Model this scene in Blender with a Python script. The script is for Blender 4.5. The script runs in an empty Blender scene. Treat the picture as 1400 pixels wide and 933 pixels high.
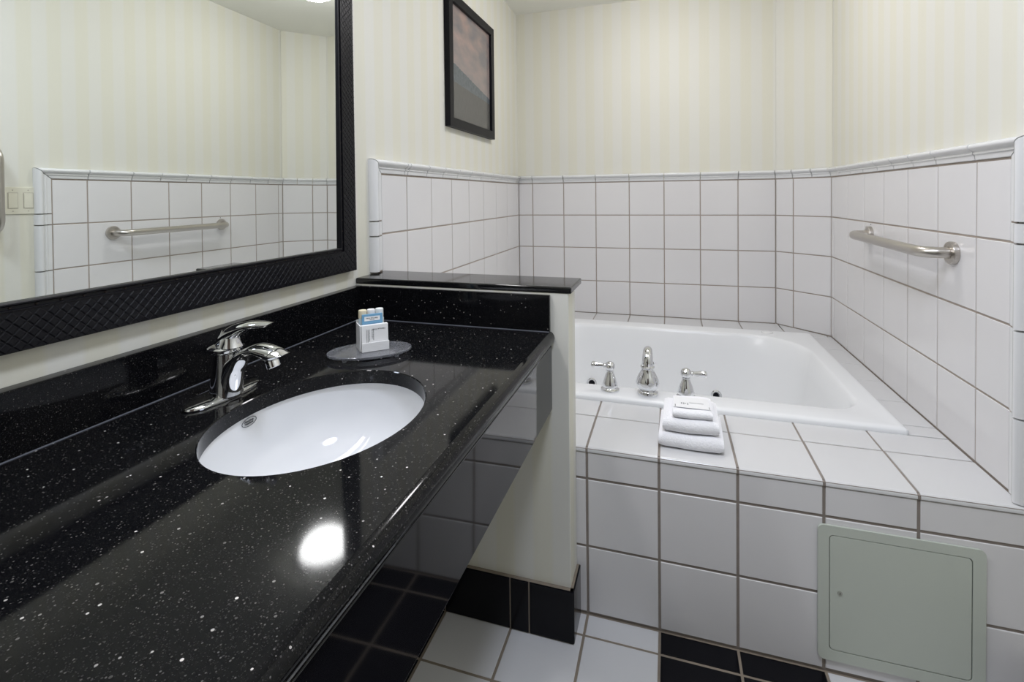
import bpy, bmesh, math, random
from mathutils import Vector, Matrix

random.seed(7)
S = bpy.context.scene
COL = S.collection
T = 0.2065            # one wall tile pitch in metres; the scene is laid out in tiles, deck top at z = 0
ZF = -2.4417          # floor height in tiles


def U(x, y, z):
    return Vector((x * T, y * T, (z - ZF) * T))


# ------------------------------------------------------------------ camera
F, CX, CY = 684.4765, 698.3951, 281.5447
YAW, PITCH, ROLL = 0.3051, 0.0194, -0.0111
CAM = (4.5829, -15.4209, 3.6306)


def cam_vec(r, u, d):
    cr, sr = math.cos(ROLL), math.sin(ROLL)
    r, u = r * cr - u * sr, u * cr + r * sr
    cp, sp = math.cos(PITCH), math.sin(PITCH)
    d, u = d * cp + u * sp, u * cp - d * sp
    c, s = math.cos(YAW), math.sin(YAW)
    return Vector((-s * d + c * r, c * d + s * r, u))


cd = bpy.data.cameras.new('camera')
cam = bpy.data.objects.new('camera', cd)
COL.objects.link(cam)
R, UP, D = cam_vec(1, 0, 0), cam_vec(0, 1, 0), cam_vec(0, 0, 1)
m = Matrix((R, UP, -D)).transposed().to_4x4()
m.translation = U(*CAM)
cam.matrix_world = m
cd.sensor_fit = 'HORIZONTAL'
cd.sensor_width = 36.0
cd.lens = F / 1400 * 36.0
cd.shift_x = (700 - CX) / 1400
cd.shift_y = (CY - 466.5) / 1400
cd.clip_start = 0.02
S.camera = cam

# ------------------------------------------------------------------ world, lights, exposure
w = bpy.data.worlds.new('world')
S.world = w
w.use_nodes = True
w.node_tree.nodes['Background'].inputs[0].default_value = (0.9, 0.93, 1.0, 1)
w.node_tree.nodes['Background'].inputs[1].default_value = 0.15


def area(name, loc, size, power, color, rot=(0, 0, 0), size_y=None, disk=False, spread=180):
    l = bpy.data.lights.new(name, 'AREA')
    l.energy = power
    l.color = color
    l.spread = math.radians(spread)
    if disk:
        l.shape = 'DISK'
    elif size_y:
        l.shape = 'RECTANGLE'
        l.size_y = size_y
    l.size = size
    o = bpy.data.objects.new(name, l)
    o.location = loc
    o.rotation_euler = rot
    COL.objects.link(o)
    return o


# the vanity light over the mirror and the second ceiling light over the floor, both above the frame
area('vanity_light', U(0.55, -11.6, 8.1), 0.16, 12.0, (1.0, 0.975, 1.0), (0, math.radians(-62), 0), size_y=0.9)
area('ceiling_light_over_floor', U(5.0, -12.6, 9.36), 0.35, 15.5, (0.84, 0.91, 1.10), disk=True)
LAMP_STRENGTH = 39.0          # glass of the dome lamp over the tub

S.view_settings.view_transform = 'Standard'
S.view_settings.look = 'None'
S.view_settings.gamma = 1.0
S.view_settings.use_curve_mapping = False
S.view_settings.exposure = 0.0


# ------------------------------------------------------------------ materials
def new_mat(name):
    m = bpy.data.materials.new(name)
    m.use_nodes = True
    nt = m.node_tree
    return m, nt, nt.nodes['Principled BSDF']


def N(nt, kind, **kw):
    n = nt.nodes.new(kind)
    for k, v in kw.items():
        setattr(n, k, v)
    return n


def math_node(nt, op, a, b=None):
    n = N(nt, 'ShaderNodeMath', operation=op)
    for i, v in enumerate((a, b)):
        if v is None:
            continue
        if hasattr(v, 'links'):
            nt.links.new(v, n.inputs[i])
        else:
            n.inputs[i].default_value = v
    return n.outputs[0]


def mix_col(nt, f, a, b):
    n = N(nt, 'ShaderNodeMix', data_type='RGBA')
    for i, v in ((0, f), (6, a), (7, b)):
        if hasattr(v, 'links'):
            nt.links.new(v, n.inputs[i])
        else:
            n.inputs[i].default_value = v if i == 0 else (*v, 1)
    return n.outputs[2]


def plain(name, col, rough=0.5, metal=0.0, spec=0.5, coat=0.0, noise=0.0, nscale=40.0, bump=0.0, bscale=300.0):
    m, nt, b = new_mat(name)
    b.inputs['Base Color'].default_value = (*col, 1)
    b.inputs['Roughness'].default_value = rough
    b.inputs['Metallic'].default_value = metal
    b.inputs['Specular IOR Level'].default_value = spec
    b.inputs['Coat Weight'].default_value = coat
    if noise or bump:
        tc = N(nt, 'ShaderNodeTexCoord')
    if noise:
        no = N(nt, 'ShaderNodeTexNoise')
        no.inputs['Scale'].default_value = nscale
        nt.links.new(tc.outputs['Object'], no.inputs['Vector'])
        c = mix_col(nt, no.outputs['Fac'], tuple(x * (1 - noise) for x in col), tuple(min(1, x * (1 + noise)) for x in col))
        nt.links.new(c, b.inputs['Base Color'])
    if bump:
        no = N(nt, 'ShaderNodeTexNoise')
        no.inputs['Scale'].default_value = bscale
        nt.links.new(tc.outputs['Object'], no.inputs['Vector'])
        bp = N(nt, 'ShaderNodeBump')
        bp.inputs['Strength'].default_value = bump
        bp.inputs['Distance'].default_value = 0.002
        nt.links.new(no.outputs['Fac'], bp.inputs['Height'])
        nt.links.new(bp.outputs['Normal'], b.inputs['Normal'])
    return m


def wallpaper(name, direction):
    """cream vinyl paper with soft vertical stripes and a fine thread grain"""
    m, nt, b = new_mat(name)
    tc = N(nt, 'ShaderNodeTexCoord')
    dot = N(nt, 'ShaderNodeVectorMath', operation='DOT_PRODUCT')
    nt.links.new(tc.outputs['Object'], dot.inputs[0])
    dot.inputs[1].default_value = direction
    u = dot.outputs['Value']
    ph = math_node(nt, 'MULTIPLY', u, 2 * math.pi / 0.113)
    s = math_node(nt, 'SINE', ph)
    edge = math_node(nt, 'MULTIPLY', s, 4.0)
    cl = N(nt, 'ShaderNodeMapRange')
    cl.inputs['From Min'].default_value = -1
    cl.inputs['From Max'].default_value = 1
    nt.links.new(edge, cl.inputs['Value'])
    comb = N(nt, 'ShaderNodeCombineXYZ')
    nt.links.new(u, comb.inputs[0])
    sep = N(nt, 'ShaderNodeSeparateXYZ')
    nt.links.new(tc.outputs['Object'], sep.inputs[0])
    zz = math_node(nt, 'MULTIPLY', sep.outputs[2], 0.02)
    nt.links.new(zz, comb.inputs[2])
    no = N(nt, 'ShaderNodeTexNoise')
    no.inputs['Scale'].default_value = 260
    no.inputs['Detail'].default_value = 3
    nt.links.new(comb.outputs[0], no.inputs['Vector'])
    no2 = N(nt, 'ShaderNodeTexNoise')
    no2.inputs['Scale'].default_value = 500
    nt.links.new(tc.outputs['Object'], no2.inputs['Vector'])
    base = mix_col(nt, cl.outputs[0], (0.725, 0.722, 0.67), (0.715, 0.702, 0.595))
    base = mix_col(nt, math_node(nt, 'MULTIPLY', no.outputs['Fac'], 0.55), base, (0.755, 0.742, 0.655))
    nt.links.new(base, b.inputs['Base Color'])
    b.inputs['Roughness'].default_value = 0.55
    b.inputs['Specular IOR Level'].default_value = 0.3
    bp = N(nt, 'ShaderNodeBump')
    bp.inputs['Strength'].default_value = 0.12
    bp.inputs['Distance'].default_value = 0.001
    hsum = math_node(nt, 'ADD', no.outputs['Fac'], no2.outputs['Fac'])
    nt.links.new(hsum, bp.inputs['Height'])
    nt.links.new(bp.outputs['Normal'], b.inputs['Normal'])
    return m


def granite(name, spec=0.2):
    """polished black stone with scattered pale flecks"""
    m, nt, b = new_mat(name)
    tc = N(nt, 'ShaderNodeTexCoord')

    def flecks(scale, radius, keep):
        v = N(nt, 'ShaderNodeTexVoronoi')
        v.inputs['Scale'].default_value = scale
        nt.links.new(tc.outputs['Object'], v.inputs['Vector'])
        near = math_node(nt, 'LESS_THAN', v.outputs['Distance'], radius)
        sc = N(nt, 'ShaderNodeSeparateColor')
        nt.links.new(v.outputs['Color'], sc.inputs[0])
        k = math_node(nt, 'GREATER_THAN', sc.outputs[0], keep)
        br = math_node(nt, 'POWER', sc.outputs[1], 2.0)
        return math_node(nt, 'MULTIPLY', math_node(nt, 'MULTIPLY', near, k), br)
    f1 = flecks(95, 0.15, 0.72)
    f2 = flecks(300, 0.28, 0.5)
    f2 = math_node(nt, 'MULTIPLY', f2, 0.14)
    f3 = flecks(620, 0.4, 0.3)
    f3 = math_node(nt, 'MULTIPLY', f3, 0.03)
    f = math_node(nt, 'MINIMUM', math_node(nt, 'ADD', math_node(nt, 'ADD', f1, f2), f3), 1.0)
    c = mix_col(nt, f, (0.0035, 0.0037, 0.0045), (0.72, 0.68, 0.64))
    nt.links.new(c, b.inputs['Base Color'])
    b.inputs['Roughness'].default_value = 0.065
    b.inputs['Specular IOR Level'].default_value = spec
    return m


def art_mat():
    """printed landscape: dusk sky, sloping dark ridge, scrub below; object space is metres on the picture"""
    m, nt, b = new_mat('art_print')
    tc = N(nt, 'ShaderNodeTexCoord')
    sep = N(nt, 'ShaderNodeSeparateXYZ')
    nt.links.new(tc.outputs['Generated'], sep.inputs[0])
    y, z = sep.outputs[1], sep.outputs[2]
    no = N(nt, 'ShaderNodeTexNoise')
    no.inputs['Scale'].default_value = 3.2
    no.inputs['Detail'].default_value = 5
    mp = N(nt, 'ShaderNodeMapping')
    mp.inputs['Scale'].default_value = (1, 1, 2.2)
    nt.links.new(tc.outputs['Generated'], mp.inputs[0])
    nt.links.new(mp.outputs[0], no.inputs['Vector'])
    rp = N(nt, 'ShaderNodeValToRGB')
    e = rp.color_ramp.elements
    e[0].position, e[0].color = 0.36, (0.175, 0.165, 0.17, 1)
    e[1].position, e[1].color = 0.68, (0.34, 0.245, 0.215, 1)
    nt.links.new(no.outputs['Fac'], rp.inputs[0])
    low = mix_col(nt, math_node(nt, 'MULTIPLY', math_node(nt, 'SUBTRACT', 0.85, z), 1.4), rp.outputs[0], (0.24, 0.22, 0.215))
    n2 = N(nt, 'ShaderNodeTexNoise')
    n2.inputs['Scale'].default_value = 26
    n2.inputs['Detail'].default_value = 6
    nt.links.new(tc.outputs['Generated'], n2.inputs['Vector'])
    wob = math_node(nt, 'MULTIPLY', math_node(nt, 'SUBTRACT', n2.outputs['Fac'], 0.5), 0.03)
    ridge = math_node(nt, 'ADD', math_node(nt, 'SUBTRACT', 0.50, math_node(nt, 'MULTIPLY', y, 0.17)), wob)
    below = math_node(nt, 'LESS_THAN', z, ridge)
    mp2 = N(nt, 'ShaderNodeMapping')
    mp2.inputs['Scale'].default_value = (1, 18, 2)
    nt.links.new(tc.outputs['Generated'], mp2.inputs[0])
    n3 = N(nt, 'ShaderNodeTexNoise')
    n3.inputs['Scale'].default_value = 6
    n3.inputs['Detail'].default_value = 5
    nt.links.new(mp2.outputs[0], n3.inputs['Vector'])
    scrub = mix_col(nt, n2.outputs['Fac'], (0.055, 0.07, 0.08), (0.15, 0.165, 0.175))
    field = mix_col(nt, n3.outputs['Fac'], (0.075, 0.075, 0.072), (0.12, 0.116, 0.11))
    fl = math_node(nt, 'LESS_THAN', z, math_node(nt, 'SUBTRACT', ridge, math_node(nt, 'SUBTRACT', 0.17, math_node(nt, 'MULTIPLY', y, 0.12))))
    land = mix_col(nt, fl, scrub, field)
    c = mix_col(nt, below, low, land)
    nt.links.new(c, b.inputs['Base Color'])
    b.inputs['Roughness'].default_value = 0.25
    return m


def emit(name, col, strength):
    m = bpy.data.materials.new(name)
    m.use_nodes = True
    nt = m.node_tree
    nt.nodes.remove(nt.nodes['Principled BSDF'])
    e = nt.nodes.new('ShaderNodeEmission')
    e.inputs[0].default_value = (*col, 1)
    e.inputs[1].default_value = strength
    nt.links.new(e.outputs[0], nt.nodes['Material Output'].inputs[0])
    return m


M = dict(
    paper=wallpaper('wallpaper', (1, 1, 0)),
    paper_corner=wallpaper('wallpaper_corner', (0.7071, -0.7071, 0)),
    ceiling=plain('ceiling_paint', (0.86, 0.86, 0.80), 0.8),
    tile=plain('white_glazed_tile', (0.745, 0.735, 0.735), 0.13, noise=0.012, nscale=9),
    trim=plain('white_glazed_trim', (0.76, 0.765, 0.765), 0.12),
    deck=plain('white_deck_tile', (0.66, 0.66, 0.66), 0.16, noise=0.012, nscale=9),
    floor_white=plain('white_floor_tile', (0.66, 0.66, 0.665), 0.22, noise=0.03, nscale=6),
    black_tile=plain('black_glazed_tile', (0.004, 0.004, 0.006), 0.16, spec=0.2),
    grout=plain('grey_brown_grout', (0.36, 0.31, 0.265), 0.9, noise=0.12, nscale=30),
    grout_dark=plain('grey_grout', (0.27, 0.235, 0.205), 0.9, noise=0.2, nscale=30),
    grout_floor=plain('tan_grout', (0.24, 0.20, 0.155), 0.9, noise=0.2, nscale=30),
    granite=granite('black_flecked_granite'),
    granite_ledge=granite('black_polished_granite', 0.6),
    apron=plain('gloss_black_panel', (0.006, 0.006, 0.008), 0.05, spec=0.6),
    caulk=plain('beige_caulk', (0.45, 0.42, 0.36), 0.5),
    frame=plain('black_leather_frame', (0.004, 0.004, 0.006), 0.42, spec=0.22),
    frame_bead=plain('black_lacquer_bead', (0.012, 0.012, 0.015), 0.22),
    stud=plain('dark_stud', (0.03, 0.022, 0.018), 0.35, metal=0.6),
    mirror=plain('mirror_silver', (0.80, 0.83, 0.805), 0.0, metal=1.0),
    pframe=plain('black_picture_frame', (0.005, 0.005, 0.008), 0.38, spec=0.14),
    art=art_mat(),
    chrome=plain('chrome', (0.74, 0.75, 0.77), 0.05, metal=1.0),
    steel=plain('brushed_steel', (0.55, 0.52, 0.48), 0.30, metal=1.0, bump=0.05, bscale=900),
    dark=plain('dark_rubber', (0.02, 0.02, 0.02), 0.5),
    porcelain=plain('white_porcelain', (0.76, 0.77, 0.78), 0.07),
    acrylic=plain('white_tub_acrylic', (0.83, 0.84, 0.845), 0.22, spec=0.35),
    towel=plain('white_terry', (0.90, 0.90, 0.92), 0.95, spec=0.1, bump=1.0, bscale=260),
    card=plain('white_card', (0.84, 0.84, 0.84), 0.4),
    plastic=plain('white_plastic', (0.80, 0.80, 0.80), 0.25),
    ivory=plain('ivory_plastic', (0.72, 0.70, 0.58), 0.35),
    cream_cap=plain('cream_plastic', (0.74, 0.66, 0.48), 0.3),
    pale_cap=plain('pale_plastic', (0.76, 0.79, 0.78), 0.3),
    bottle=plain('pale_blue_bottle', (0.62, 0.74, 0.80), 0.2),
    blue=plain('blue_sachet', (0.16, 0.36, 0.55), 0.35, noise=0.1),
    ink=plain('dark_ink', (0.05, 0.05, 0.055), 0.6),
    grey_ink=plain('grey_ink', (0.10, 0.105, 0.11), 0.5),
    sage=plain('sage_painted_metal', (0.55, 0.59, 0.52), 0.38, noise=0.02, nscale=8),
    gap=plain('gap_shade', (0.03, 0.035, 0.03), 0.8),  # near-black colour stands in for the shade inside narrow gaps
    brass=plain('lock_metal', (0.42, 0.43, 0.38), 0.3, metal=0.7),
    glass_lamp=emit('lit_opal_glass', (1.0, 0.975, 1.0), LAMP_STRENGTH),
)
ma, nt, b = new_mat('clear_acrylic')
b.inputs['Base Color'].default_value = (0.78, 0.80, 0.86, 1)
b.inputs['Roughness'].default_value = 0.10
b.inputs['Transmission Weight'].default_value = 0.90
b.inputs['IOR'].default_value = 1.49
M['clear'] = ma

# ------------------------------------------------------------------ object helpers
ORIGIN = {}


def finish_mesh(me, angle=35):
    me.shade_smooth()
    me.set_sharp_from_angle(angle=math.radians(angle))


def obj(name, bm, mat, parent=None, origin=None, mtx=None, angle=35):
    """link a bmesh given in tile units as one mesh object; origin in tile units"""
    if mtx is not None:
        bmesh.ops.transform(bm, matrix=mtx, verts=bm.verts)
    if origin is None:
        origin = ORIGIN.get(parent.name, (0, 0, ZF)) if parent else (0, 0, ZF)
    o0 = Vector(origin)
    for v in bm.verts:
        v.co = (v.co - o0) * T
    bmesh.ops.recalc_face_normals(bm, faces=bm.faces)
    me = bpy.data.meshes.new(name)
    bm.to_mesh(me)
    bm.free()
    me.materials.append(M[mat] if isinstance(mat, str) else mat)
    finish_mesh(me, angle)
    o = bpy.data.objects.new(name, me)
    COL.objects.link(o)
    if len(me.polygons) < 400:
        wn = o.modifiers.new('weighted_normals', 'WEIGHTED_NORMAL')
        wn.keep_sharp = True
    ORIGIN[o.name] = tuple(o0)
    if parent:
        o.parent = parent
        o.location = (o0 - Vector(ORIGIN[parent.name])) * T
    else:
        o.location = U(*o0)
    return o


def tag(o, label, cat, group=None):
    o['label'] = label
    o['category'] = cat
    if group:
        o['group'] = group
    return o


def thing(name, origin, label, cat, group=None):
    o = bpy.data.objects.new(name, None)
    o.empty_display_size = 0.02
    COL.objects.link(o)
    o.location = U(*origin)
    ORIGIN[o.name] = tuple(origin)
    return tag(o, label, cat, group)


def struct(name, bm, mat, label=None):
    o = obj(name, bm, mat)
    o['kind'] = 'structure'
    if label:
        o['label'] = label
    return o


def box(bm, lo, hi, bev=0.0, seg=2):
    r = bmesh.ops.create_cube(bm, size=1.0)
    vs = r['verts']
    for v in vs:
        v.co = Vector([lo[i] + (v.co[i] + 0.5) * (hi[i] - lo[i]) for i in range(3)])
    if bev:
        es = list({e for v in vs for e in v.link_edges})
        bmesh.ops.bevel(bm, geom=es, offset=bev, segments=seg, affect='EDGES', profile=0.5)
    return bm


def nb():
    return bmesh.new()


def boxm(lo, hi, bev=0.0, seg=2):
    return box(nb(), lo, hi, bev, seg)


def loft(bm, loops, close_start=True, close_end=True, cyclic=True):
    rows = [[bm.verts.new(p) for p in lp] for lp in loops]
    n = len(rows[0])
    for a, b_ in zip(rows, rows[1:]):
        for i in range(n if cyclic else n - 1):
            j = (i + 1) % n
            bm.faces.new((a[i], a[j], b_[j], b_[i]))
    if close_start:
        bm.faces.new(rows[0][::-1])
    if close_end:
        bm.faces.new(rows[-1])
    return rows


def lathe(bm, prof, c=(0, 0, 0), seg=32, sx=1.0, sy=1.0, close_start=True, close_end=True):
    loops = []
    for r, z in prof:
        loops.append([(c[0] + r * sx * math.cos(2 * math.pi * i / seg), c[1] + r * sy * math.sin(2 * math.pi * i / seg), c[2] + z) for i in range(seg)])
    loft(bm, loops, close_start, close_end)
    return bm


def tube(bm, pts, rad, seg=16, flat=None):
    """sweep an ellipse along pts; rad: number or list of (side, up) half widths"""
    pts = [Vector(p) for p in pts]
    loops = []
    prev = None
    for i, p in enumerate(pts):
        t = (pts[min(i + 1, len(pts) - 1)] - pts[max(i - 1, 0)]).normalized()
        if prev is None:
            ref = Vector(flat) if flat else (Vector((0, 0, 1)) if abs(t.z) < 0.9 else Vector((1, 0, 0)))
            a = ref - t * ref.dot(t)
        else:
            a = prev - t * prev.dot(t)
        a.normalize()
        prev = a
        b_ = t.cross(a)
        r = rad[i] if isinstance(rad, (list, tuple)) else rad
        ra, rb = r if isinstance(r, (list, tuple)) else (r, r)
        loops.append([p + a * (ra * math.cos(2 * math.pi * k / seg)) + b_ * (rb * math.sin(2 * math.pi * k / seg)) for k in range(seg)])
    loft(bm, loops)
    return bm


def smooth_path(pts, n=6):
    """Catmull-Rom through the given tuples"""
    pts = [tuple(p) for p in pts]
    out = []
    P = [pts[0]] + pts + [pts[-1]]
    for i in range(1, len(P) - 2):
        p0, p1, p2, p3 = P[i - 1], P[i], P[i + 1], P[i + 2]
        for k in range(n):
            t = k / n
            out.append(tuple(0.5 * ((2 * b_) + (-a + c) * t + (2 * a - 5 * b_ + 4 * c - d) * t * t + (-a + 3 * b_ - 3 * c + d) * t ** 3) for a, b_, c, d in zip(p0, p1, p2, p3)))
    out.append(pts[-1])
    return out


def poly_plate(bm, pts, n, depth, bev):
    """plate with polygon outline pts (tile units, counter-clockwise seen from n), face at pts, eased edge, body going -n"""
    pts = [Vector(p) for p in pts]
    n = Vector(n)
    c = sum(pts, Vector()) / len(pts)
    k = len(pts)
    ins = []
    for i in range(k):
        e1 = (pts[i] - pts[i - 1]).normalized()
        e2 = (pts[(i + 1) % k] - pts[i]).normalized()
        n1, n2 = n.cross(e1), n.cross(e2)
        bis = (n1 + n2)
        bis = bis / max(1e-6, bis.length_squared) * 2
        ins.append(pts[i] + bis * bev)
    loft(bm, [[p - n * depth for p in pts], [p - n * bev for p in pts], ins])
    return bm


TILE_CACHE = {}


def tile(parent, o, u, v, n, mat, gap=0.027, depth=0.025, bev=0.007, name='tile', proud=0.0):
    """a tile cell: corner o, edges u and v (tile units, including the joint); mesh data shared between equal sizes"""
    u, v, n = Vector(u), Vector(v), Vector(n)
    lu, lv = u.length - gap, v.length - gap
    key = (round(lu, 3), round(lv, 3), mat, depth, bev)
    me = TILE_CACHE.get(key)
    if me is None:
        bm = nb()
        poly_plate(bm, [(-lu / 2, -lv / 2, 0), (lu / 2, -lv / 2, 0), (lu / 2, lv / 2, 0), (-lu / 2, lv / 2, 0)], (0, 0, 1), depth, bev)
        bmesh.ops.scale(bm, vec=(T, T, T), verts=bm.verts)
        bmesh.ops.recalc_face_normals(bm, faces=bm.faces)
        me = bpy.data.meshes.new(name)
        bm.to_mesh(me)
        bm.free()
        me.materials.append(M[mat])
        finish_mesh(me, 30)
        TILE_CACHE[key] = me
    ob = bpy.data.objects.new(name, me)
    COL.objects.link(ob)
    ob.parent = parent
    c = Vector(o) + u / 2 + v / 2 + n * (proud + random.uniform(-0.0015, 0.0015))
    a, b_ = u.normalized(), v.normalized()
    if a.cross(b_).dot(n) < 0:
        a = -a
    rot = Matrix((a, b_, n)).transposed().to_4x4()
    # each tile sits a hair out of true
    rot = rot @ Matrix.Rotation(random.uniform(-0.0012, 0.0012), 4, 'X') @ Matrix.Rotation(random.uniform(-0.0012, 0.0012), 4, 'Y')
    rot.translation = (c - Vector(ORIGIN[parent.name])) * T
    ob.matrix_local = rot
    if parent.get('kind') == 'structure':
        ob['kind'] = 'structure'
    return ob


# ------------------------------------------------------------------ the room shell
XR, X1, YC = 8.4802, 7.4142, -1.0347
ZC = 9.42
RW = [0, 0.9959, 2.0148, 3.0174, 4.0196]          # wall tile rows above the tub deck
P_ = 0.03                                          # wallpaper lies this far behind the tile face
YB = -19.0                                         # rear end of the room

floor = struct('floor', boxm((-0.5, YB - 0.3, ZF - 0.4), (XR + 0.6, 0.5, ZF - 0.008)), 'grout_floor')
ceiling = struct('ceiling', boxm((-0.5, YB - 0.3, ZC), (XR + 0.6, 0.5, ZC + 0.3)), 'ceiling')
wall_left = struct('wall_left', boxm((-0.5, YB, ZF), (-P_, P_, ZC)), 'paper')
wall_right = struct('wall_right', boxm((XR + P_, YB, ZF), (XR + 0.6, YC + 0.012, ZC)), 'paper')
wall_back = struct('wall_back', boxm((-0.5, P_, ZF), (X1 + 0.012, 0.5, ZC)), 'paper')
wall_rear = struct('wall_rear', boxm((-0.5, YB - 0.3, ZF), (XR + 0.6, YB, ZC)), 'paper')
cdir = Vector((XR - X1, YC, 0)).normalized()
cn = Vector((-abs(cdir.y), -abs(cdir.x), 0))       # faces the room
clen = math.hypot(XR - X1, YC)
bm = nb()
a = Vector((X1, 0, 0)) - cn * P_
b_ = Vector((XR, YC, 0)) - cn * P_
ring = [(a.x - cdir.x * 0.01, a.y - cdir.y * 0.01), (b_.x, b_.y), (XR + 0.6, YC), (XR + 0.6, 0.5), (X1, 0.5)]
loft(bm, [[(x, y, ZF) for x, y in ring], [(x, y, ZC) for x, y in ring]])
wall_corner = struct('wall_corner', bm, 'paper_corner')

bm = nb()
box(bm, (3.0, YB - 0.0, ZF), (7.6, YB + 0.10, 7.7))
added_door = struct('added_door_1', bm, plain('dark_stained_wood', (0.045, 0.025, 0.014), 0.35, noise=0.3, nscale=14))  # added out of view to give the chrome something dark to reflect
for z0, z1 in ((ZF + 0.6, 1.6), (2.2, 7.0)):
    for x0 in (3.5, 5.5):
        obj('added_door_panel', boxm((x0, YB + 0.10, z0), (x0 + 1.6, YB + 0.16, z1), 0.03), added_door.data.materials[0], added_door)
bm = nb()
lathe(bm, [(0.05, 0), (0.05, 0.2), (0.13, 0.22), (0.15, 0.3), (0.1, 0.36)], seg=20)
rot = Matrix.Rotation(math.radians(-90), 4, 'X')
rot.translation = (3.3, YB + 0.1, 1.9)
obj('added_door_knob', bm, 'chrome', added_door, mtx=rot)

# grout beds behind the wall tiles
G_ = 0.010
ge = obj('grout', boxm((-P_, -8.15, -0.1), (-G_, 0, RW[4] + 0.02)), 'grout', wall_left)
ge = obj('grout', boxm((0, G_, -0.1), (X1, P_, RW[4] + 0.02)), 'grout', wall_back)
ge = obj('grout', boxm((XR + G_, -8.02, -0.1), (XR + P_, YC, RW[4] + 0.02)), 'grout', wall_right)
bm = nb()
pa, pb = Vector((X1, 0, 0)), Vector((XR, YC, 0))
ring = [pa - cn * G_, pb - cn * G_, pb - cn * P_, pa - cn * P_]
loft(bm, [[(p.x, p.y, -0.1) for p in ring], [(p.x, p.y, RW[4] + 0.02) for p in ring]])
obj('grout', bm, 'grout', wall_corner)

# wall tiles
cols_left = [0, -0.2143] + [-1.2143 - i for i in range(7)] + [-8.0761]
for y0, y1 in zip(cols_left, cols_left[1:]):
    for z0, z1 in zip(RW, RW[1:]):
        tile(wall_left, (0, y0, z0), (0, y1 - y0, 0), (0, 0, z1 - z0), (1, 0, 0), 'tile', depth=0.02)
cols_back = [0] + [0.459 + i for i in range(7)] + [X1]
for x0, x1 in zip(cols_back, cols_back[1:]):
    for z0, z1 in zip(RW, RW[1:]):
        tile(wall_back, (x0, 0, z0), (x1 - x0, 0, 0), (0, 0, z1 - z0), (0, -1, 0), 'tile', depth=0.02)
for s0, s1 in ((0, 0.335), (0.335, 1.0)):
    o = Vector((X1, 0, 0)) + cdir * clen * s0
    for z0, z1 in zip(RW, RW[1:]):
        tile(wall_corner, (o.x, o.y, z0), cdir * clen * (s1 - s0), (0, 0, z1 - z0), cn, 'tile', depth=0.02)
cols_right = [YC, -1.2295] + [-2.2295 - i for i in range(6)] + [-7.9409]
for y0, y1 in zip(cols_right, cols_right[1:]):
    for z0, z1 in zip(RW, RW[1:]):
        tile(wall_right, (XR, y0, z0), (0, y1 - y0, 0), (0, 0, z1 - z0), (-1, 0, 0), 'tile', depth=0.02)

# chair-rail trim tiles: profile (w across from the tiles outwards, h away from the wall)
PROF = [(0.0, -0.02), (0.0, 0.012), (0.012, 0.022), (0.055, 0.024), (0.066, 0.030), (0.078, 0.046), (0.094, 0.046), (0.104, 0.034),
        (0.112, 0.040), (0.130, 0.070), (0.150, 0.095), (0.175, 0.105), (0.200, 0.095), (0.218, 0.062), (0.226, 0.02), (0.226, -0.029)]


def trim_piece(parent, p, q, wdir, ndir, wscale=1.0, s0=(0, 0), s1=(0, 0), name='trim_tile'):
    """one piece from p to q; ends sheared by s = (per w, per h) for mitres"""
    p, q, wdir, ndir = Vector(p), Vector(q), Vector(wdir), Vector(ndir)
    t = (q - p).normalized()
    l0, l1 = [], []
    for w_, h in PROF:
        w_ *= wscale
        off = wdir * w_ + ndir * h
        l0.append(p + off + t * (0.012 + s0[0] * w_ + s0[1] * h))
        l1.append(q + off + t * (-0.012 + s1[0] * w_ + s1[1] * h))
    bm = nb()
    loft(bm, [l0, l1])
    o = obj(name, bm, 'trim', parent, angle=50)
    o['kind'] = 'structure'
    return o


ZT = RW[4] + 0.018
cuts = [-8.0961, -7.33, -7.21, -6.46, -5.71, -4.96, -4.21, -3.46, -2.71, -1.96, -1.21, -0.46, 0]
WV = 1.37
for i, (y0, y1) in enumerate(zip(cuts, cuts[1:])):
    trim_piece(wall_left, (0, y0, ZT), (0, y1, ZT), (0, 0, 1), (1, 0, 0), 1,
               (-WV, 0) if i == 0 else (0, 0), (0, -1) if i == len(cuts) - 2 else (0, 0))
for i, (x0, x1) in enumerate(zip(cols_back, cols_back[1:])):
    trim_piece(wall_back, (x0, 0, ZT), (x1, 0, ZT), (0, 0, 1), (0, -1, 0), 1,
               (0, 1) if i == 0 else (0, 0), (0, -0.414) if i == len(cols_back) - 2 else (0, 0))
sc = [0, 0.335, 0.68, 1.0]
for i, (s0, s1) in enumerate(zip(sc, sc[1:])):
    p = Vector((X1, 0, ZT)) + cdir * clen * s0
    q = Vector((X1, 0, ZT)) + cdir * clen * s1
    trim_piece(wall_corner, p, q, (0, 0, 1), cn, 1, (0, 0.414) if i == 0 else (0, 0), (0, -0.414) if i == 2 else (0, 0))
cuts = [YC, -1.73, -2.48, -3.23, -3.98, -4.73, -5.48, -6.23, -7.2295, -7.9609]
for i, (y0, y1) in enumerate(zip(cuts, cuts[1:])):
    trim_piece(wall_right, (XR, y0, ZT), (XR, y1, ZT), (0, 0, 1), (-1, 0, 0), 1,
               (0, 0.414) if i == 0 else (0, 0), (WV, 0) if i == len(cuts) - 2 else (0, 0))
# the upright ends
for wall, x, y, nd, zs in ((wall_left, 0, -8.0961, (1, 0, 0), [2.412, 3.0, 3.245, ZT]), (wall_right, XR, -7.9609, (-1, 0, 0), [0.0, 0.9959, 2.0148, 3.0174, 3.26, ZT])):
    for i, (z0, z1) in enumerate(zip(zs, zs[1:])):
        trim_piece(wall, (x, y, z0), (x, y, z1), (0, -1, 0), nd, WV, (0, 0), (1 / WV, 0) if i == len(zs) - 2 else (0, 0))

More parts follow.
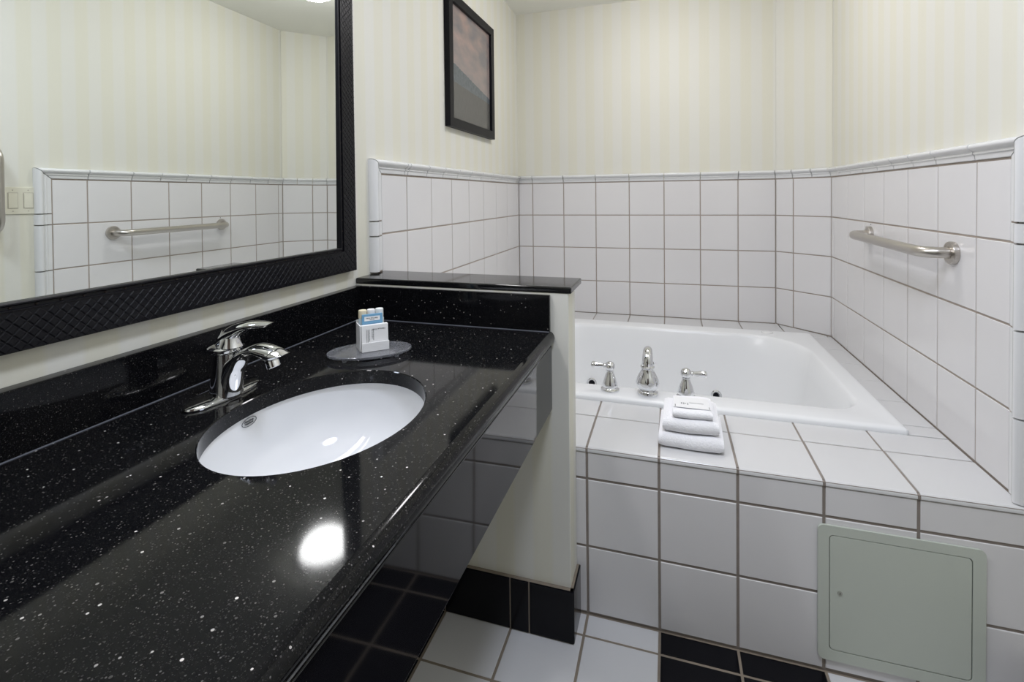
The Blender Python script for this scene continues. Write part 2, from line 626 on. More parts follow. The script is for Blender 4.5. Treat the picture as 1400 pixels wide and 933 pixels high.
# floor tiles: white field with black bands
fx = [-0.03, 0.44, 1.44, 2.44, 3.44, 4.44, 5.44, 6.46, 7.46, XR + 0.02]
fy = [-8.286, -8.655] + [-9.63 - 0.985 * i for i in range(10)]
for i, (x0, x1) in enumerate(zip(fx, fx[1:])):
    for y0, y1 in zip(fy, fy[1:]):
        black = i in (0, 1, 5, 6)
        tile(floor, (x0, y0, ZF), (x1 - x0, 0, 0), (0, y1 - y0, 0), (0, 0, 1), 'black_tile' if black else 'floor_white', gap=0.034)

# ------------------------------------------------------------------ half wall between vanity and tub
PX, PY, PY2 = 3.29, -8.79, -8.302
wall_partition = struct('wall_partition', boxm((-P_, PY, ZF), (PX, PY2, 2.31), 0.012), 'paper')
bb = boxm((0.0, -8.845, ZF), (3.325, PY, -1.715))
box(bb, (PX, -8.845, ZF), (3.325, PY2 - 0.02, -1.715))
baseboard = struct('baseboard_partition', bb, 'grout_floor')
for x0, x1 in ((0, 0.44), (0.44, 1.44), (1.44, 2.44), (2.44, 2.715), (2.715, 3.345)):
    tile(baseboard, (x0, -8.86, ZF), (x1 - x0, 0, 0), (0, 0, 0.735), (0, -1, 0), 'black_tile', gap=0.022, depth=0.014)
tile(baseboard, (3.345, -8.86, ZF), (0, 0.55, 0), (0, 0, 0.735), (1, 0, 0), 'black_tile', gap=0.022, depth=0.018)
bb2 = struct('baseboard_right', boxm((XR - 0.03, YB, ZF), (XR + P_, -8.40, -1.72)), 'grout_floor')
for i in range(8):
    tile(bb2, (XR - 0.045, -8.40 - i, ZF), (0, -1, 0), (0, 0, 0.73), (-1, 0, 0), 'black_tile', gap=0.022, depth=0.014)

ledge = obj('ledge_slab', boxm((-0.025, -8.80, 2.305), (3.335, -7.99, 2.395), 0.018, 3), 'granite_ledge', origin=(1.6, -8.4, 2.305))
tag(ledge, 'polished black stone slab capping the half wall beside the tub', 'ledge')

# ------------------------------------------------------------------ tub surround
YF = -8.2858
TX0, TX1, TY0, TY1 = 0.62, 8.0, -6.60, -1.12         # tub opening (outer lip)
deck = thing('tub_surround', (5.9, YF, ZF), 'white tiled platform with grey joints built around the bathtub', 'tub surround')
bm = nb()
box(bm, (0.0, YF + 0.012, ZF), (XR - 0.02, YF + 0.049, -0.02))
for lo, hi in (((0.0, YF + 0.05, -0.2), (XR - 0.02, TY0 + 0.1, -0.012)), ((0.0, TY1 - 0.1, -0.2), (7.35, 0, -0.012)), ((7.35, TY1 - 0.1, -0.2), (XR - 0.02, YC, -0.012)), ((7.35, YC, -0.2), (7.9, -0.5, -0.012)),
               ((0.0, TY0, -0.2), (TX0 + 0.1, TY1, -0.012)), ((TX1 - 0.1, TY0, -0.2), (XR, TY1, -0.012))):
    box(bm, lo, hi)
box(bm, (0.5, YF - 0.005, -0.07), (XR - 0.02, YF + 0.030, -0.017))
obj('grout_bed', bm, 'grout_dark', deck)
fcols = [2.44, 3.44, 4.44, 5.44, 6.44, 7.44, XR]
ROW1 = -7.2295


def bullnose(x0, x1):
    """front row deck tile with a rounded outer edge"""
    g = 0.017
    pr = [(ROW1 - g, -0.03), (ROW1 - g, -0.007), (ROW1 - g - 0.007, 0.0)]
    r = 0.05
    yf = YF - 0.012
    for k in range(7):
        an = math.pi / 2 * k / 6
        pr.append((yf + r - r * math.sin(an), -r + r * math.cos(an)))
    pr += [(yf, -0.065), (yf + 0.03, -0.065)]
    bm = nb()
    loft(bm, [[(x0 + g, y, z) for y, z in pr], [(x1 - g, y, z) for y, z in pr]])
    return obj('deck_tile', bm, 'deck', deck, angle=40)


for x0, x1 in zip(fcols, fcols[1:]):
    bullnose(x0, x1)
    for z0, z1 in ((ZF + 0.012, -1.4502), (-1.4502, -0.4616), (-0.4616, -0.062)):
        tile(deck, (x0, YF, z0), (x1 - x0, 0, 0), (0, 0, z1 - z0), (0, -1, 0), 'tile', gap=0.036, depth=0.02)
up = (0, 0, 1)
c2 = [0.0, 0.44, 1.44, 2.44, 3.44, 4.44, 5.44, 6.44, 7.44, XR]
for x0, x1 in zip(c2, c2[1:]):
    tile(deck, (x0, ROW1, 0), (x1 - x0, 0, 0), (0, TY0 + 0.01 - ROW1, 0), up, 'deck', gap=0.026)
for x0, x1 in zip(c2[:3], c2[1:4]):
    tile(deck, (x0, YF, 0), (x1 - x0, 0, 0), (0, ROW1 - YF, 0), up, 'deck', gap=0.026)
ry = [TY0 + 0.01, -6.2295, -5.2295, -4.2295, -3.2295, -2.2295, -1.2295]
for y0, y1 in zip(ry, ry[1:]):
    tile(deck, (TX1 - 0.03, y0, 0), (XR - TX1 + 0.03, 0, 0), (0, y1 - y0, 0), up, 'deck', gap=0.024)
    tile(deck, (0, y0, 0), (TX0 + 0.03, 0, 0), (0, y1 - y0, 0), up, 'deck', gap=0.024)
cb = [0] + [0.459 + i for i in range(8)]
for x0, x1 in zip(cb, cb[1:]):
    tile(deck, (x0, TY1 - 0.03, 0), (x1 - x0, 0, 0), (0, -TY1 + 0.03, 0), up, 'deck', gap=0.024)
g = 0.017
bm = nb()
poly_plate(bm, [(7.459 + g, TY1 + 0.03, 0), (8.38, TY1 + 0.03, 0), (8.38, YC + 0.06, 0), (7.459 + g, -0.07, 0)], up, 0.025, 0.006)
obj('deck_tile', bm, 'deck', deck)
bm = nb()
poly_plate(bm, [(TX1 - 0.03, -1.2295 + g, 0), (XR - g, -1.2295 + g, 0), (XR - g, YC - 0.03, 0), (8.4, YC, 0), (8.4, TY1 - 0.005, 0), (TX1 - 0.03, TY1 - 0.005, 0)], up, 0.025, 0.006)
obj('deck_tile', bm, 'deck', deck)

# ------------------------------------------------------------------ bathtub
tub = thing('bathtub', (4.3, -3.9, -2.0), 'deep white acrylic bathtub set into the tiled platform', 'bathtub')


def rrect(x0, x1, y0, y1, radii, z, n=12):
    """rounded rectangle, radii for (front right, back right, back left, front left)"""
    out = []
    cs = [((x1, y0), radii[0], -90), ((x1, y1), radii[1], 0), ((x0, y1), radii[2], 90), ((x0, y0), radii[3], 180)]
    for (cx_, cy_), r, a0 in cs:
        ox = cx_ + (-r if cx_ == x1 else r)
        oy = cy_ + (r if cy_ == y0 else -r)
        for k in range(n + 1):
            an = math.radians(a0 + 90 * k / n)
            out.append((ox + r * math.cos(an), oy + r * math.sin(an), z))
    return out


RO = (0.06, 0.10, 0.10, 0.06)
loops = [rrect(TX0, TX1, TY0, TY1, RO, -0.006), rrect(TX0, TX1, TY0, TY1, RO, 0.045)]
for i_, z_ in ((0.015, 0.066), (0.045, 0.082), (0.085, 0.088), (0.13, 0.086)):
    loops.append(rrect(TX0 + i_, TX1 - i_, TY0 + i_, TY1 - i_, tuple(max(0.02, r_ - i_ * 0.3) for r_ in RO), z_))
RI = (0.55, 1.25, 1.25, 0.55)
IX0, IX1, IY0, IY1 = 1.15, 7.60, -6.03, -1.66
loops.append(rrect(IX0 - 0.06, IX1 + 0.06, IY0 - 0.05, IY1 + 0.06, tuple(r_ + 0.05 for r_ in RI), 0.084))
loops.append(rrect(IX0 - 0.02, IX1 + 0.02, IY0 - 0.02, IY1 + 0.02, RI, 0.076))
for k, z_, rr in ((0.0, 0.05, 0), (0.03, 0.0, 0.02), (0.10, -0.35, 0.08), (0.18, -0.8, 0.15), (0.28, -1.25, 0.25), (0.40, -1.6, 0.35), (0.55, -1.82, 0.4), (0.78, -1.95, 0.4), (1.1, -2.0, 0.3)):
    loops.append(rrect(IX0 + k * 1.3, IX1 - k * 1.3, IY0 + k * 0.8, IY1 - k * 0.8, tuple(min(1.5, r_ + rr) for r_ in RI), z_))
bm = nb()
loft(bm, loops, close_start=False, close_end=True)
obj('tub_shell', bm, 'acrylic', tub, angle=80)


def jet(c, n, r=0.10, mat='chrome'):
    z = Vector(n).normalized()
    rot = z.to_track_quat('Z', 'Y').to_matrix().to_4x4()
    rot.translation = c
    bm = nb()
    lathe(bm, [(r, -0.03), (r, 0.012), (r * 0.85, 0.028), (r * 0.62, 0.022), (r * 0.55, 0.0), (r * 0.5, -0.01)], seg=24)
    o = obj('water_jet', bm, mat, tub, mtx=rot)
    bm = nb()
    lathe(bm, [(r * 0.5, -0.02), (r * 0.5, 0.004)], seg=16)
    obj('jet_nozzle', bm, 'pframe' if mat == 'chrome' else 'plastic', o, mtx=rot)


jet((2.60, -2.09, -1.40), (0.25, -1, 0.25), 0.13)
jet((5.71, -1.95, -1.45), (0, -1, 0.25), 0.13)
jet((7.36, -3.6, -0.98), (-1, 0, 0.25), mat='plastic')
bm = nb()
lathe(bm, [(0.13, -0.01), (0.13, 0.02), (0.115, 0.034), (0.06, 0.04), (0.02, 0.04)], (6.96, -1.40, 0.084), 28)
obj('air_control_knob', bm, 'plastic', tub)

# tub filler: spout and two lever valves on the front rim
ZR = 0.082
filler = thing('tub_filler', (4.215, -6.28, ZR), 'chrome tub filler, vase-shaped spout between two lever handles', 'faucet')
bm = nb()
c = (4.215, -6.28, ZR)
lathe(bm, [(0.175, 0), (0.18, 0.02), (0.175, 0.045), (0.14, 0.06), (0.13, 0.075), (0.15, 0.10), (0.19, 0.16), (0.202, 0.215), (0.193, 0.27), (0.16, 0.345),
           (0.125, 0.41), (0.105, 0.46), (0.108, 0.475), (0.122, 0.485), (0.122, 0.505), (0.106, 0.515), (0.09, 0.53)], c, 36)
obj('spout_body', bm, 'chrome', filler)
bm = nb()
tube(bm, smooth_path([(4.215, -6.28, ZR + 0.50), (4.215, -6.275, ZR + 0.60), (4.215, -6.22, ZR + 0.69), (4.215, -6.10, ZR + 0.725), (4.215, -5.97, ZR + 0.68), (4.215, -5.92, ZR + 0.60)], 5),
     [(0.104 - 0.028 * min(1, k / 18), 0.104 - 0.028 * min(1, k / 18)) for k in range(26)], 20)
obj('spout', bm, 'chrome', filler)
bm = nb()
bmesh.ops.create_uvsphere(bm, u_segments=12, v_segments=8, radius=0.022)
obj('diverter_knob', bm, 'chrome', filler, mtx=Matrix.Translation((4.325, -6.27, ZR + 0.56)))


def valve(x, y, sgn):
    b0 = nb()
    lathe(b0, [(0.165, 0), (0.17, 0.02), (0.165, 0.04), (0.14, 0.055), (0.13, 0.075), (0.138, 0.10), (0.13, 0.15), (0.108, 0.22), (0.078, 0.30), (0.062, 0.345), (0.066, 0.36), (0.05, 0.375)], (x, y, ZR), 32)
    v = obj('valve', b0, 'chrome', filler)
    b1 = nb()
    lathe(b1, [(0.025, -0.085), (0.066, -0.066), (0.088, -0.033), (0.094, 0.0), (0.088, 0.033), (0.066, 0.066), (0.025, 0.085)], (x, y, ZR + 0.44), 24)
    obj('valve_cap', b1, 'chrome', v)
    b2 = nb()
    pts = [(x + sgn * t, y - 0.02 * t, ZR + 0.44 + 0.03 * t) for t in (0.05, 0.09, 0.11, 0.13, 0.18, 0.24, 0.30, 0.33, 0.345)]
    tube(b2, pts, [0.038, 0.034, 0.044, 0.034, 0.042, 0.052, 0.060, 0.048, 0.018], 16)
    obj('lever', b2, 'chrome', v)


valve(3.555, -6.28, -1)
valve(4.86, -6.28, 1)

# ------------------------------------------------------------------ access panel
ax0, ax1, az0, az1 = 6.365, 8.085, -2.27, -0.55
panel = thing('access_panel', (7.2, YF, -2.27), 'sage green metal access panel with rounded corners on the tub front', 'access panel')


def rr2(x0, x1, z0, z1, r, y, n=6):
    return [(p[0], y, p[1]) for p in rrect(x0, x1, z0, z1, (r,) * 4, 0, n)]


def ring_plate(bm, outer, inner, y_front, y_back):
    def L(s, y):
        return [(p[0], y, p[2]) for p in s]
    lp = [L(outer, y_back), L(outer, y_front), L(inner, y_front), L(inner, y_back)]
    rows = loft(bm, lp, False, False)
    n = len(rows[0])
    for i in range(n):
        j = (i + 1) % n
        bm.faces.new((rows[3][i], rows[3][j], rows[0][j], rows[0][i]))


bm = nb()
ring_plate(bm, rr2(ax0, ax1, az0, az1, 0.07, 0), rr2(6.488, 7.958, -2.135, -0.665, 0.05, 0), YF - 0.030, YF - 0.003)
obj('panel_frame', bm, 'sage', panel)
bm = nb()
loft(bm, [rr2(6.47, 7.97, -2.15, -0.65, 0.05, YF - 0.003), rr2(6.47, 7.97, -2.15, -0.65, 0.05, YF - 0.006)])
obj('gap_shadow_strip', bm, 'gap', panel)  # dark sheet painted in for the shadow around the panel edge
bm = nb()
r0 = rr2(6.497, 7.949, -2.126, -0.674, 0.045, YF - 0.006)
r1 = rr2(6.497, 7.949, -2.126, -0.674, 0.045, YF - 0.026)
r2 = rr2(6.503, 7.943, -2.12, -0.68, 0.042, YF - 0.030)
loft(bm, [r0, r1, r2])
pd = obj('panel_door', bm, 'sage', panel)
bm = nb()
lathe(bm, [(0.026, 0), (0.026, 0.006), (0.021, 0.010), (0.004, 0.010)], seg=20)
rot = Matrix.Rotation(math.radians(90), 4, 'X')
rot.translation = (6.605, YF - 0.030, -1.386)
lk = obj('lock', bm, 'brass', pd, mtx=rot)
# the key slot is a small dark bar in the lock
obj('key_slot', boxm((6.600, YF - 0.0415, -1.402), (6.610, YF - 0.037, -1.372)), 'gap', panel)

# ------------------------------------------------------------------ towels
def folded_towel(name, x0, x1, y0, y1, z0, z1, label, layers=2, skew=0.0):
    """a folded terry towel: the rounded fold faces the room, layers show at its back end"""
    bm = nb()
    th = (z1 - z0)
    n = 10
    prof = []
    lay = th / layers
    for L_ in range(layers):
        za = z0 + lay * L_
        pr = []
        # one layer: front fold rounded
        r = lay / 2
        for k in range(n + 1):
            an = -math.pi / 2 + math.pi * k / n
            pr.append((y0 + r - r * math.cos(an) * 1.0, za + r + r * math.sin(an) * 0.98))
        prof.append(pr)
    for pr in prof:
        front = pr
        ys = [y0 + (y1 - y0) * t for t in (0.25, 0.5, 0.75, 0.97)]
        zt, zb = front[-1][1], front[0][1]
        sec = front + [(y, zt + 0.006 * math.sin(9 * y)) for y in ys] + [(y1, (zt + zb) / 2)] + [(y, zb) for y in reversed(ys)]
        loops = []
        m_ = 14
        for k in range(m_ + 1):
            t = k / m_
            x = x0 + (x1 - x0) * t
            e = min(t, 1 - t) * m_
            pinch = 1.0 if e >= 1 else 0.72 + 0.28 * e
            zc = (zt + zb) / 2
            loops.append([(x + skew * (y - y0), y + 0.010 * math.sin(5 * t + zc * 9), zc + (z - zc) * pinch + 0.004 * math.sin(7 * t + 3 * y)) for y, z in sec])
        loft(bm, loops)
    o = obj(name, bm, 'towel', origin=((x0 + x1) / 2, (y0 + y1) / 2, z0), angle=60)
    return tag(o, label, 'towel')


folded_towel('bath_towel', 4.43, 5.30, -8.04, -7.10, 0.002, 0.215, 'thick folded white bath towel at the bottom of the stack', 1, 0.03)
folded_towel('hand_towel', 4.485, 5.245, -7.99, -7.12, 0.217, 0.415, 'folded white hand towel between bath towel and washcloth', 1, 0.03)
folded_towel('washcloth', 4.625, 5.165, -7.93, -7.30, 0.417, 0.525, 'small folded white washcloth on top of the towel stack', 1, 0.02)
bm = nb()
cx0, cx1 = 4.645, 5.145
loft(bm, [[(cx0, -7.80, 0.531), (cx1, -7.80, 0.531), (cx1 - 0.01, -7.42, 0.531), (cx0 + 0.01, -7.42, 0.531)],
          [(cx0, -7.80, 0.539), (cx1, -7.80, 0.539), (cx1 - 0.01, -7.42, 0.539), (cx0 + 0.01, -7.42, 0.539)]])
card = obj('paper_card', bm, 'card', origin=(4.9, -7.6, 0.531))
tag(card, 'flat white printed card lying on the washcloth', 'card')


def text_mesh(name, body, size, mat, parent, mtx, thick=0.004):
    """flat lettering, mtx in tile units (text local x right, y up)"""
    cu = bpy.data.curves.new(name, 'FONT')
    cu.body = body
    cu.size = size
    cu.align_x = 'CENTER'
    cu.align_y = 'CENTER'
    cu.resolution_u = 2
    cu.extrude = thick / 2
    tmp = bpy.data.objects.new(name, cu)
    me = bpy.data.meshes.new_from_object(tmp)
    bpy.data.objects.remove(tmp)
    bm = nb()
    bm.from_mesh(me)
    bpy.data.meshes.remove(me)
    return obj(name, bm, mat, parent, mtx=mtx)


def frame_m(o, x, y):
    """matrix with local x, y axes given"""
    x, y = Vector(x).normalized(), Vector(y).normalized()
    z = x.cross(y)
    mm = Matrix((x, y, z)).transposed().to_4x4()
    mm.translation = o
    return mm


bm = nb()
box(bm, (4.86, -7.625, 0.539), (5.06, -7.618, 0.541))
for k, (dx, dy) in enumerate(((0, 0), (0.03, 0.0), (0.055, -0.01), (0.0, -0.03), (0.03, -0.035), (0.085, 0.0), (0.085, -0.04))):
    box(bm, (4.745 + dx, -7.655 + dy, 0.539), (4.763 + dx, -7.640 + dy, 0.541))
obj('print', bm, 'grey_ink', card)
for x_ in (4.66, 5.125):
    obj('print', boxm((x_, -7.79, 0.539), (x_ + 0.008, -7.72, 0.541)), 'grey_ink', card)

# ------------------------------------------------------------------ vanity
ZV = 1.785
VY0, VY1 = -16.2, -8.79
CXF = 3.10
SX, SY, SA, SB = 1.727, -11.80, 0.815, 1.023
HT = 0.14
vanity = thing('vanity_counter', (1.6, -12, ZF), 'black speckled stone vanity counter with splashes and gloss apron', 'counter')


def counter_mesh():
    bm = nb()
    NS = 96
    yr = VY1
    # the front edge is a bullnose, right end butts the half wall
    outer = [(0.0, VY0), (CXF - 0.08, VY0), (CXF - 0.08, yr), (0.0, yr)]

    def ring(z, gro=0.0):
        return [bm.verts.new((SX + (SA + gro) * math.cos(2 * math.pi * k / NS), SY + (SB + gro) * math.sin(2 * math.pi * k / NS), z)) for k in range(NS)]

    def fill(ov, iv):
        es = []
        for loop in (ov, iv):
            for i in range(len(loop)):
                e = bm.edges.get((loop[i], loop[(i + 1) % len(loop)])) or bm.edges.new((loop[i], loop[(i + 1) % len(loop)]))
                es.append(e)
        bmesh.ops.triangle_fill(bm, use_beauty=True, edges=es)
    top_o = [bm.verts.new((x, y, ZV)) for x, y in outer]
    i1 = ring(ZV, 0.010)
    fill(top_o, i1)
    i2 = ring(ZV - 0.008, 0.002)
    i3 = ring(ZV - HT, 0.0)
    for a_, c_ in ((i1, i2), (i2, i3)):
        for k in range(NS):
            bm.faces.new((a_[k], a_[(k + 1) % NS], c_[(k + 1) % NS], c_[k]))
    bot_o = [bm.verts.new((x, y, ZV - HT)) for x, y in outer]
    fill(bot_o, i3)
    for k in (0, 2, 3):
        bm.faces.new((top_o[k], top_o[(k + 1) % 4], bot_o[(k + 1) % 4], bot_o[k]))
    # bullnose strip along the front, deeper than the slab
    pr = []
    r = 0.085
    for k in range(9):
        an = math.pi / 2 - math.pi * k / 8
        pr.append((CXF - r + r * math.cos(an) * 1.0, ZV - 0.095 + 0.095 * math.sin(an)))
    pr = [(CXF - 0.08, ZV)] + pr[1:] + [(CXF - 0.16, ZV - 0.19), (CXF - 0.16, ZV - HT)]
    loft(bm, [[(x, VY0, z) for x, z in pr], [(x, yr, z) for x, z in pr]])
    return bm


obj('countertop', counter_mesh(), 'granite', vanity, angle=30)
obj('backsplash', boxm((-0.025, VY0, ZV + 0.002), (0.10, -8.79, 2.284), 0.012), 'granite', vanity)
obj('side_splash', boxm((0.102, -8.865, ZV + 0.002), (3.045, -8.792, 2.284), 0.010), 'granite', vanity)
bm = nb()
box(bm, (0.10, -8.868, ZV), (3.04, -8.86, ZV + 0.010))
box(bm, (0.10, VY0, ZV), (0.106, -8.87, ZV + 0.008))
obj('caulk_line', bm, plain('grey_caulk', (0.16, 0.17, 0.2), 0.4), vanity)
obj('apron', boxm((2.96, VY0, 0.715), (3.06, -8.80, ZV - 0.191), 0.012), 'apron', vanity)

sink = thing('sink_basin', (SX, SY, ZV - HT), 'oval white porcelain undermount sink set in the black counter', 'sink')
bm = nb()
prof = [(1.10, 0.0), (1.03, 0.0)]
dpt = 0.72
for k in range(1, 25):
    s = 1.03 * math.sin(math.pi / 2 * (1 - k / 25)) if False else 1.03 * (1 - (k / 25) ** 2.2)
    q = s / 1.03
    prof.append((s, -dpt * (1 - q ** 2.5) ** (1 / 2.5)))
prof.append((0.10, -dpt - 0.002))
lp = []
seg = 96
for s, z in prof:
    lp.append([(SX + SA * s * math.cos(2 * math.pi * i / seg), SY + SB * s * math.sin(2 * math.pi * i / seg), ZV - HT - 0.002 + z) for i in range(seg)])
loft(bm, lp, False, True)
obj('bowl', bm, 'porcelain', sink, angle=80)
bm = nb()
lathe(bm, [(0.11, 0), (0.11, 0.012), (0.09, 0.018), (0.07, 0.006), (0.02, 0.004)], (SX, SY, ZV - HT - dpt - 0.004), 28)
obj('drain', bm, 'chrome', sink)
# maker's oval mark on the bowl wall
LC = Vector((0.897, -11.80, 1.584))
bm = nb()
oo = [(LC.x + 0.004, LC.y + 0.082 * math.cos(t), LC.z + 0.038 * math.sin(t)) for t in [2 * math.pi * k / 32 for k in range(32)]]
tube(bm, oo + [oo[0], oo[1]], 0.0035, 6)
obj('maker_mark', bm, 'grey_ink', sink)
fm = frame_m((LC.x + 0.002, LC.y, LC.z + 0.010), (0, 1, 0), (0, 0, 1))
text_mesh('maker_mark', 'American', 0.026, 'grey_ink', sink, fm, 0.006)
fm = frame_m((LC.x + 0.002, LC.y, LC.z - 0.012), (0, 1, 0), (0, 0, 1))
text_mesh('maker_mark', 'Standard', 0.026, 'grey_ink', sink, fm, 0.006)

# faucet
FY = -11.90
fau = thing('vanity_faucet', (0.72, FY, ZV), 'chrome single-lever sink faucet with arched spout on black counter', 'faucet')
bm = nb()
pl = []
for r_, z_ in ((1.0, 0.0), (1.02, 0.012), (1.0, 0.028), (0.9, 0.044), (0.6, 0.052), (0.25, 0.054)):
    pl.append([(0.70 + 0.175 * r_ * math.cos(t) + 0.10 * (math.sin(t) * r_) ** 2 * 0.0, -11.88 + 0.42 * (r_ if r_ > 0.8 else r_ * 0.9) * math.sin(t), ZV + z_) for t in [2 * math.pi * k / 48 for k in range(48)]])
loft(bm, pl)
obj('base_plate', bm, 'chrome', fau)
bm = nb()
lathe(bm, [(0.15, 0.0), (0.142, 0.08), (0.132, 0.2), (0.128, 0.40), (0.150, 0.415), (0.158, 0.43), (0.158, 0.455), (0.14, 0.465), (0.12, 0.47)], (0.765, FY, ZV + 0.04), 36)
obj('body', bm, 'chrome', fau)
out_ = [(0.636, 1.80), (0.726, 1.975), (0.786, 2.129), (0.917, 2.231), (1.046, 2.3), (1.171, 2.34), (1.29, 2.333), (1.383, 2.309), (1.478, 2.266)]
inn_ = [(0.905, 1.80), (0.94, 2.009), (0.985, 2.105), (1.031, 2.185), (1.097, 2.236), (1.193, 2.232), (1.285, 2.195), (1.36, 2.195), (1.462, 2.252)]
wid = [0.125, 0.12, 0.115, 0.112, 0.112, 0.115, 0.112, 0.105, 0.07]
sec = smooth_path([(a_[0], a_[1], b2_[0], b2_[1], w_) for a_, b2_, w_ in zip(out_, inn_, wid)], 5)
lp = []
for x0, z0, x1, z1, w_ in sec:
    cx_, cz_ = (x0 + x1) / 2, (z0 + z1) / 2
    hx, hz = (x0 - x1) / 2, (z0 - z1) / 2
    lp.append([(cx_ + hx * math.cos(t), FY + w_ * math.sin(t), cz_ + hz * math.cos(t)) for t in [2 * math.pi * k / 28 for k in range(28)]])
bm = nb()
loft(bm, lp)
obj('spout', bm, 'chrome', fau, angle=60)
bm = nb()
lathe(bm, [(0.055, -0.05), (0.062, -0.045), (0.062, 0.03), (0.05, 0.05)], seg=24)
obj('aerator', bm, 'chrome', fau, mtx=Matrix.Translation((1.325, FY, 2.175)) @ Matrix.Rotation(math.radians(-22), 4, 'Y'))
bm = nb()
lathe(bm, [(0.115, 0.0), (0.100, 0.04), (0.090, 0.09), (0.085, 0.13), (0.07, 0.165)], (0.825, FY, ZV + 0.505), 32)
obj('lever_hub', bm, 'chrome', fau)
top_ = [(0.630, 2.285), (0.751, 2.422), (0.866, 2.498), (1.052, 2.546), (1.201, 2.556), (1.335, 2.552)]
bot_ = [(0.665, 2.255), (0.79, 2.315), (0.925, 2.385), (1.05, 2.455), (1.159, 2.484), (1.262, 2.500)]
wid = [0.03, 0.085, 0.105, 0.10, 0.085, 0.05]
sec = smooth_path([(a_[0], a_[1], b2_[0], b2_[1], w_) for a_, b2_, w_ in zip(top_, bot_, wid)], 5)
lp = []
for x0, z0, x1, z1, w_ in sec:
    cx_, cz_ = (x0 + x1) / 2, (z0 + z1) / 2
    hx, hz = (x0 - x1) / 2, (z0 - z1) / 2
    lp.append([(cx_ + hx * math.cos(t), FY + w_ * math.sin(t), cz_ + hz * math.cos(t)) for t in [2 * math.pi * k / 24 for k in range(24)]])
bm = nb()
loft(bm, lp)
obj('lever', bm, 'chrome', fau, angle=60)

# the whole faucet stands a little back from the bowl
fau.location += Vector((-0.125, 0.105, 0)) * T
fau.scale = (0.955, 0.955, 0.955)

# ------------------------------------------------------------------ toiletries
TC, TA, TB = Vector((1.230, -10.343, 0)), 0.480, 0.307
tdir = Vector((0.805, 0.593, 0))
tper = Vector((-0.593, 0.805, 0))
tray = thing('amenity_tray', (TC.x, TC.y, ZV), 'clear oval acrylic tray with small feet on the black counter', 'tray')


def oval(s, z, n=56, grow=0.0):
    return [tuple(TC + tdir * ((TA + grow) * s * math.cos(2 * math.pi * k / n)) + tper * ((TB + grow) * s * math.sin(2 * math.pi * k / n)) + Vector((0, 0, z))) for k in range(n)]


bm = nb()
zt = ZV + 0.034
loft(bm, [oval(1, zt, grow=-0.006), oval(1, zt + 0.006), oval(1, zt + 0.026), oval(1, zt + 0.032, grow=-0.006)])
obj('tray_top', bm, 'clear', tray)
for su, sv in ((-0.6, -0.6), (0.6, -0.6), (-0.6, 0.6), (0.6, 0.6)):
    p = TC + tdir * (TA * su) + tper * (TB * sv)
    bm = nb()
    lathe(bm, [(0.024, 0.001), (0.028, 0.012), (0.028, 0.034)], (p.x, p.y, ZV), 16)
    obj('foot', bm, 'clear', tray)

ZH = zt + 0.033
hu = Vector((0.70, 0.714, 0))          # along the holder's front, rightwards
hn = Vector((0.714, -0.70, 0))         # out of its front
HO = Vector((1.231, -10.507, ZH))       # front corner on the tray


def hmat():
    """local x along the front, y inwards, z up"""
    mm = Matrix((hu, -hn, Vector((0, 0, 1)))).transposed().to_4x4()
    mm.translation = HO
    return mm


HM = hmat()
W = 0.315
holder = thing('amenity_holder', tuple(HO), 'white plastic holder with a front lip standing on the oval tray', 'holder')
obj('front_lip', boxm((0, 0, 0), (W, 0.016, 0.105), 0.004), 'plastic', holder, mtx=HM)
bm = nb()
box(bm, (0, 0.016, 0), (W, 0.25, 0.0145), 0.003)
obj('holder_base', bm, 'plastic', holder, mtx=HM)
obj('side_wall', boxm((-0.012, 0.05, 0), (0.004, 0.25, 0.30), 0.004), 'plastic', holder, mtx=HM)
obj('back_wall_plate', boxm((-0.012, 0.245, 0), (W, 0.258, 0.33), 0.004), 'plastic', holder, mtx=HM)

soap = thing('soap_carton', tuple(HM @ Vector((W / 2, 0.05, 0.015))), 'white printed soap carton leaning behind the holder lip', 'soap box')
SM = HM @ Matrix.Translation((0.0, 0.020, 0.016)) @ Matrix.Rotation(math.radians(-3), 4, 'X')
obj('carton', boxm((0.006, 0, 0), (W - 0.004, 0.06, 0.285), 0.004), 'card', soap, mtx=SM)
fr = SM @ frame_m((0.205, -0.0015, 0.232), (1, 0, 0), (0, 0, 1))
text_mesh('lettering', 'PAUL MITCHELL', 0.0205, 'grey_ink', soap, fr, 0.003)
bm = nb()
for k, (x_, z0_, z1_) in enumerate(((0.060, 0.09, 0.235), (0.075, 0.09, 0.235), (0.090, 0.10, 0.235), (0.122, 0.13, 0.24), (0.137, 0.11, 0.24))):
    z_ = z0_
    while z_ < z1_:
        h_ = random.uniform(0.006, 0.018)
        box(bm, (x_, -0.0022, z_), (x_ + 0.006, -0.0005, min(z1_, z_ + h_)))
        z_ += h_ + 0.005
for k in range(9):
    x_ = 0.06 + 0.011 * k
    box(bm, (x_, -0.0022, 0.062 + 0.004 * (k % 2)), (x_ + 0.006, -0.0005, 0.068 + 0.004 * (k % 2)))
obj('small_print', bm, 'grey_ink', soap, mtx=SM)

